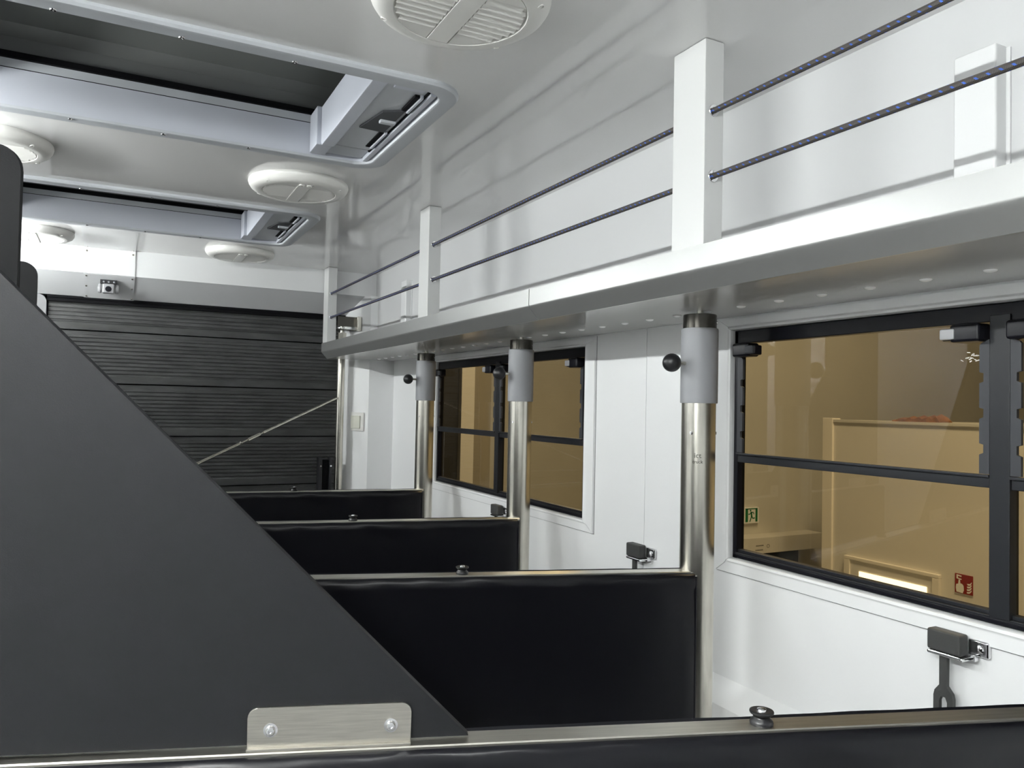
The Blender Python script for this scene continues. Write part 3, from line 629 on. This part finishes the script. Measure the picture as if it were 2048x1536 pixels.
# ================================================================== LED TUBES (under the ceiling on the left, outside the picture)
LX, LZ = -0.62, 0.585
for k, (y0, y1, wt) in enumerate(LAMPS):
    t = thing('led_tube', 'slim LED tube lamp under the ceiling on the left, %s' % ('at the front end', 'at mid length', 'by the tail ramp')[k], 'lamp', (LX, (y0 + y1) / 2, LZ), group='LED tube lamps')
    bm = NB(); box(bm, LX - 0.025, LX + 0.025, y0 - 0.02, y1 + 0.02, ZC - 0.025, ZC, 0.003); obj('housing', bm, 'white_plastic', t)
    for y in (y0 - 0.012, y1 + 0.012):
        bm = NB(); box(bm, LX - 0.012, LX + 0.012, y - 0.006, y + 0.006, LZ - 0.012, ZC - 0.022, 0.002); obj('holder', bm, 'white_plastic', t)
    emit_mat('led_%d' % k, LAMP_COL, wt / (2 * math.pi * 0.012 * (y1 - y0) * math.pi))
    bm = NB(); cyl(bm, (LX, y0 - 0.006, LZ), (LX, y1 + 0.006, LZ), 0.012, 12); obj('tube', bm, 'led_%d' % k, t)

t = thing('ceiling_spot', 'round white LED ceiling lamp above the viewer', 'lamp', (0.18, 0.05, ZC))
bm = NB(); lathe(bm, [(0.065, 0.0), (0.065, -0.008), (0.058, -0.012), (0, -0.012)], (0.18, 0.05, ZC), seg=40); obj('housing', bm, 'white_plastic', t)
ld = bpy.data.lights.new('spot_light', 'AREA'); ld.shape = 'DISK'; ld.size = 0.07; ld.energy = SPOT_W; ld.color = LAMP_COL
lo = bpy.data.objects.new('spot_light', ld); C.objects.link(lo); lo.parent = t; lo.location = (0, 0, -0.014)
# ================================================================== THE WORKSHOP OUTSIDE
G = -2.75
bm = NB(); box(bm, -6, 12, -6, 13, G - 0.1, G); struct(obj('floor_workshop', bm, 'hall_floor'), 'workshop floor outside the truck')
bm = NB(); box(bm, -6, 12, -6, 13, 3.2, 3.3); struct(obj('ceiling_workshop', bm, 'hall_dark'), 'dark workshop roof')
bm = NB(); box(bm, 9.0, 9.1, -6, 13, G, 3.2); struct(obj('wall_workshop_side', bm, 'hall_white'), 'pale workshop wall beyond the windows')
bm = NB(); box(bm, -6, 9, 12.0, 12.1, G, 3.2); struct(obj('wall_workshop_end', bm, 'hall_white'), 'pale workshop end wall')
bm = NB(); box(bm, 3.75, 9.0, 4.2, 4.3, G, 3.2); struct(obj('wall_workshop_cross', bm, 'hall_white'), 'pale cross wall with an exit sign')
# things on the cross wall
t = thing('exit_sign', 'green running-man exit sign seen through the nearest window', 'sign', (4.11, 4.18, -0.81))
k8 = 0.875
bm = NB(); box(bm, 4.045, 4.185, 4.175, 4.199, -0.812, -0.698, 0.003); obj('case', bm, 'sign_white', t)
bm = NB(); box(bm, 4.053, 4.075, 4.172, 4.176, -0.80, -0.706); box(bm, 4.150, 4.167, 4.172, 4.176, -0.80, -0.706); box(bm, 4.053, 4.167, 4.172, 4.176, -0.709, -0.704)
obj('green_field', bm, 'sign_green', t, smooth=None)
bm = NB(); mx, mz = 4.108, -0.76
def limb(pts, wd):
    for a, b in zip(pts, pts[1:]):
        a2, b2 = Vector((a[0], a[1])), Vector((b[0], b[1])); d_ = (b2 - a2).normalized(); n_ = Vector((-d_.y, d_.x)) * wd / 2
        q_ = [a2 + n_ - d_ * wd * .2, b2 + n_ + d_ * wd * .2, b2 - n_ + d_ * wd * .2, a2 - n_ - d_ * wd * .2]
        prism(bm, [(mx + p.x, 4.173, mz + p.y) for p in q_], (0, 0.002, 0))
lathe(bm, [(0, 0), (0.0065, 0), (0.0065, 0.002), (0, 0.002)], (mx - 0.006, 4.175, mz + 0.040), (0, -1, 0), 16)
limb([(0.0, 0.028), (0.004, 0.0)], 0.013); limb([(0.0, 0.026), (0.018, 0.028), (0.026, 0.014)], 0.005); limb([(-0.003, 0.026), (-0.014, 0.014), (-0.027, 0.016)], 0.005)
limb([(0.004, 0.0), (0.016, -0.016), (0.034, -0.014)], 0.0065); limb([(0.003, 0.0), (-0.004, -0.020), (-0.012, -0.038)], 0.0065)
obj('running_figure', bm, 'sign_green', t, smooth=None)
t = thing('door_header', 'pale box beam over a dark doorway seen through the nearest window', 'beam', (4.38, 4.1, -1.01))
bm = NB(); box(bm, 3.80, 4.70, 4.05, 4.199, -1.005, -0.893, 0.003); obj('beam', bm, 'hall_cabin', t)
for s, sz, zz, xx in (('DECO NEA', 0.018, -0.952, 4.07), ('FUR ELAN', 0.016, -0.982, 4.065), ('(1)', 0.030, -0.965, 4.15)):
    bm = NB()
    if s != '(1)':
        for j in range(7): box(bm, xx - 0.035 + j * 0.0105, xx - 0.029 + j * 0.0105, 4.0488, 4.05, zz, zz + sz * 0.45)
    else: lathe(bm, [(0.013, 0), (0.013, 0.001), (0.010, 0.001), (0.010, 0)], (xx, 4.0502, zz + 0.01), (0, -1, 0), 16)
    obj('print', bm, 'ink', t, smooth=None)
bm = NB(); box(bm, 3.80, 4.58, 4.17, 4.199, G, -1.006); tag(obj('doorway', bm, 'hall_dark'), 'dark doorway under the pale box beam', 'doorway')
# cabin parallel to the truck
cab = thing('site_cabin', 'pale site cabin beside the truck seen through the nearest window', 'cabin', (4.6, 1.5, G))
bm = NB(); box(bm, 4.0, 6.5, -1.5, 3.43, G, -0.05); obj('walls', bm, 'hall_cabin', cab)
bm = NB(); box(bm, 3.985, 4.06, 3.37, 3.445, G, -0.035, 0.004); obj('corner_trim', bm, 'hall_trim', cab)
bm = NB(); box(bm, 3.99, 4.3, -1.5, 3.37, -0.06, -0.045); obj('roof_edge', bm, 'hall_white', cab)
bm = NB()
for a, b, c, d_ in ((2.66, 2.70, G, -0.885), (3.23, 3.27, G, -0.885), (2.66, 3.27, -0.885, -0.865)): box(bm, 3.975, 4.0, a, b, c, d_, 0.003)
dr = obj('door_frame', bm, 'hall_trim', cab)
bm = NB(); box(bm, 3.985, 3.999, 2.70, 3.23, G, -0.887); obj('door_leaf', bm, 'hall_cabin', cab)
bm = NB(); box(bm, 3.980, 3.986, 2.735, 3.165, -1.5, -0.945); obj('door_window', bm, 'lit_window', cab, smooth=None)
t = thing('fire_alarm_sign', 'red fire alarm call point sign on the cabin wall', 'sign', (3.995, 2.535, -0.94))
bm = NB(); box(bm, 3.994, 3.999, 2.487, 2.583, -0.938, -0.838, 0.001); obj('plate', bm, 'sign_red', t)
def onsign(pts, name):
    b = NB()
    for poly in pts: prism(b, [(3.9935, 2.583 - u * 0.096, -0.938 + v * 0.100) for u, v in poly], (0.0004, 0, 0))
    obj(name, b, 'sign_white', t, smooth=None)
onsign([[(0.10, 0.05), (0.45, 0.02), (0.52, 0.18), (0.50, 0.40), (0.42, 0.50), (0.32, 0.52), (0.30, 0.70), (0.22, 0.70), (0.20, 0.48), (0.08, 0.44), (0.06, 0.25)]], 'hand')
onsign([[(0.10, 0.74), (0.38, 0.70), (0.38, 0.76), (0.18, 0.79), (0.18, 0.88), (0.38, 0.86), (0.38, 0.93), (0.10, 0.96)]], 'call_button')
onsign([[(0.70 + dx, 0.06 + dz), (0.84 + dx, 0.08 + dz), (0.94, 0.20 + dz), (0.94, 0.27 + dz), (0.82 + dx, 0.16 + dz), (0.68, 0.14 + dz)] for dx, dz in ((0, 0), (0.0, 0.14), (0.02, 0.28), (0.04, 0.42))], 'flames')
bm = NB(); nseg = 14; rows = []
for i in range(nseg + 1):
    f = i / nseg; y = 2.70 + 0.285 * f; hgt = 0.052 * (1 - 0.55 * f) * (0.75 + 0.25 * math.sin(i * 2.3)) if 0 < i < nseg else 0.012
    rows.append([(4.03 + 0.008 * math.sin(i * 1.7), y, -0.0445), (4.03, y, -0.0445 + hgt * 0.7), (4.08, y, -0.0445 + hgt), (4.14, y, -0.0445 + hgt * 0.6), (4.15, y, -0.0445)])
ringloft(bm, rows, True); tag(obj('wood_offcut', bm, 'wood_orange'), 'rough orange-brown offcut lying on the cabin roof', 'offcut')
# workshop end: door posts and a rolling gate seen through the farther window
for k, (x0, x1, y, m_) in enumerate(((4.57, 4.78, 10.5, 'hall_cabin'), (4.79, 5.15, 10.7, 'hall_brown'))):
    bm = NB(); box(bm, x0, x1, y, y + 0.3, G, 3.2); tag(obj('workshop_pillar', bm, m_), 'workshop pillar %s seen through the farther window' % ('of pale timber' if k == 0 else 'of brown timber'), 'pillar', 'workshop pillars')
gate = thing('dark_gate', 'dark tall gate at the end of the workshop', 'gate', (3.6, 10.8, G))
bm = NB(); box(bm, 2.6, 4.56, 10.6, 10.8, G, 3.0); obj('leaf', bm, 'hall_dark', gate)
# unseen lamps added to brighten the workshop outside
for k, (x, y) in enumerate(((2.6, 1.0), (5.0, 7.2))):
    t = thing('workshop_fill_lamp', 'unseen lamp added to light the workshop, %s' % ('above the cabin' if k == 0 else 'near the end wall'), 'lamp', (x, y, 3.05), group='added workshop lamps')
    bm = NB(); box(bm, x - 0.02, x + 0.02, y - 0.02, y + 0.02, 3.13, 3.2); obj('hanger', bm, 'white_plastic', t)
    bm = NB(); box(bm, x - 0.32, x + 0.32, y - 1.28, y + 1.28, 3.06, 3.14, 0.01); obj('housing', bm, 'white_plastic', t)
    ld = bpy.data.lights.new('workshop_fill_light', 'AREA'); ld.shape = 'RECTANGLE'; ld.size = 0.6; ld.size_y = 2.5; ld.energy = HALL_W; ld.color = (1.0, 0.95, 0.88)
    lo = bpy.data.objects.new('workshop_fill_light', ld); C.objects.link(lo); lo.parent = t; lo.location = (0, 0, 0.0)
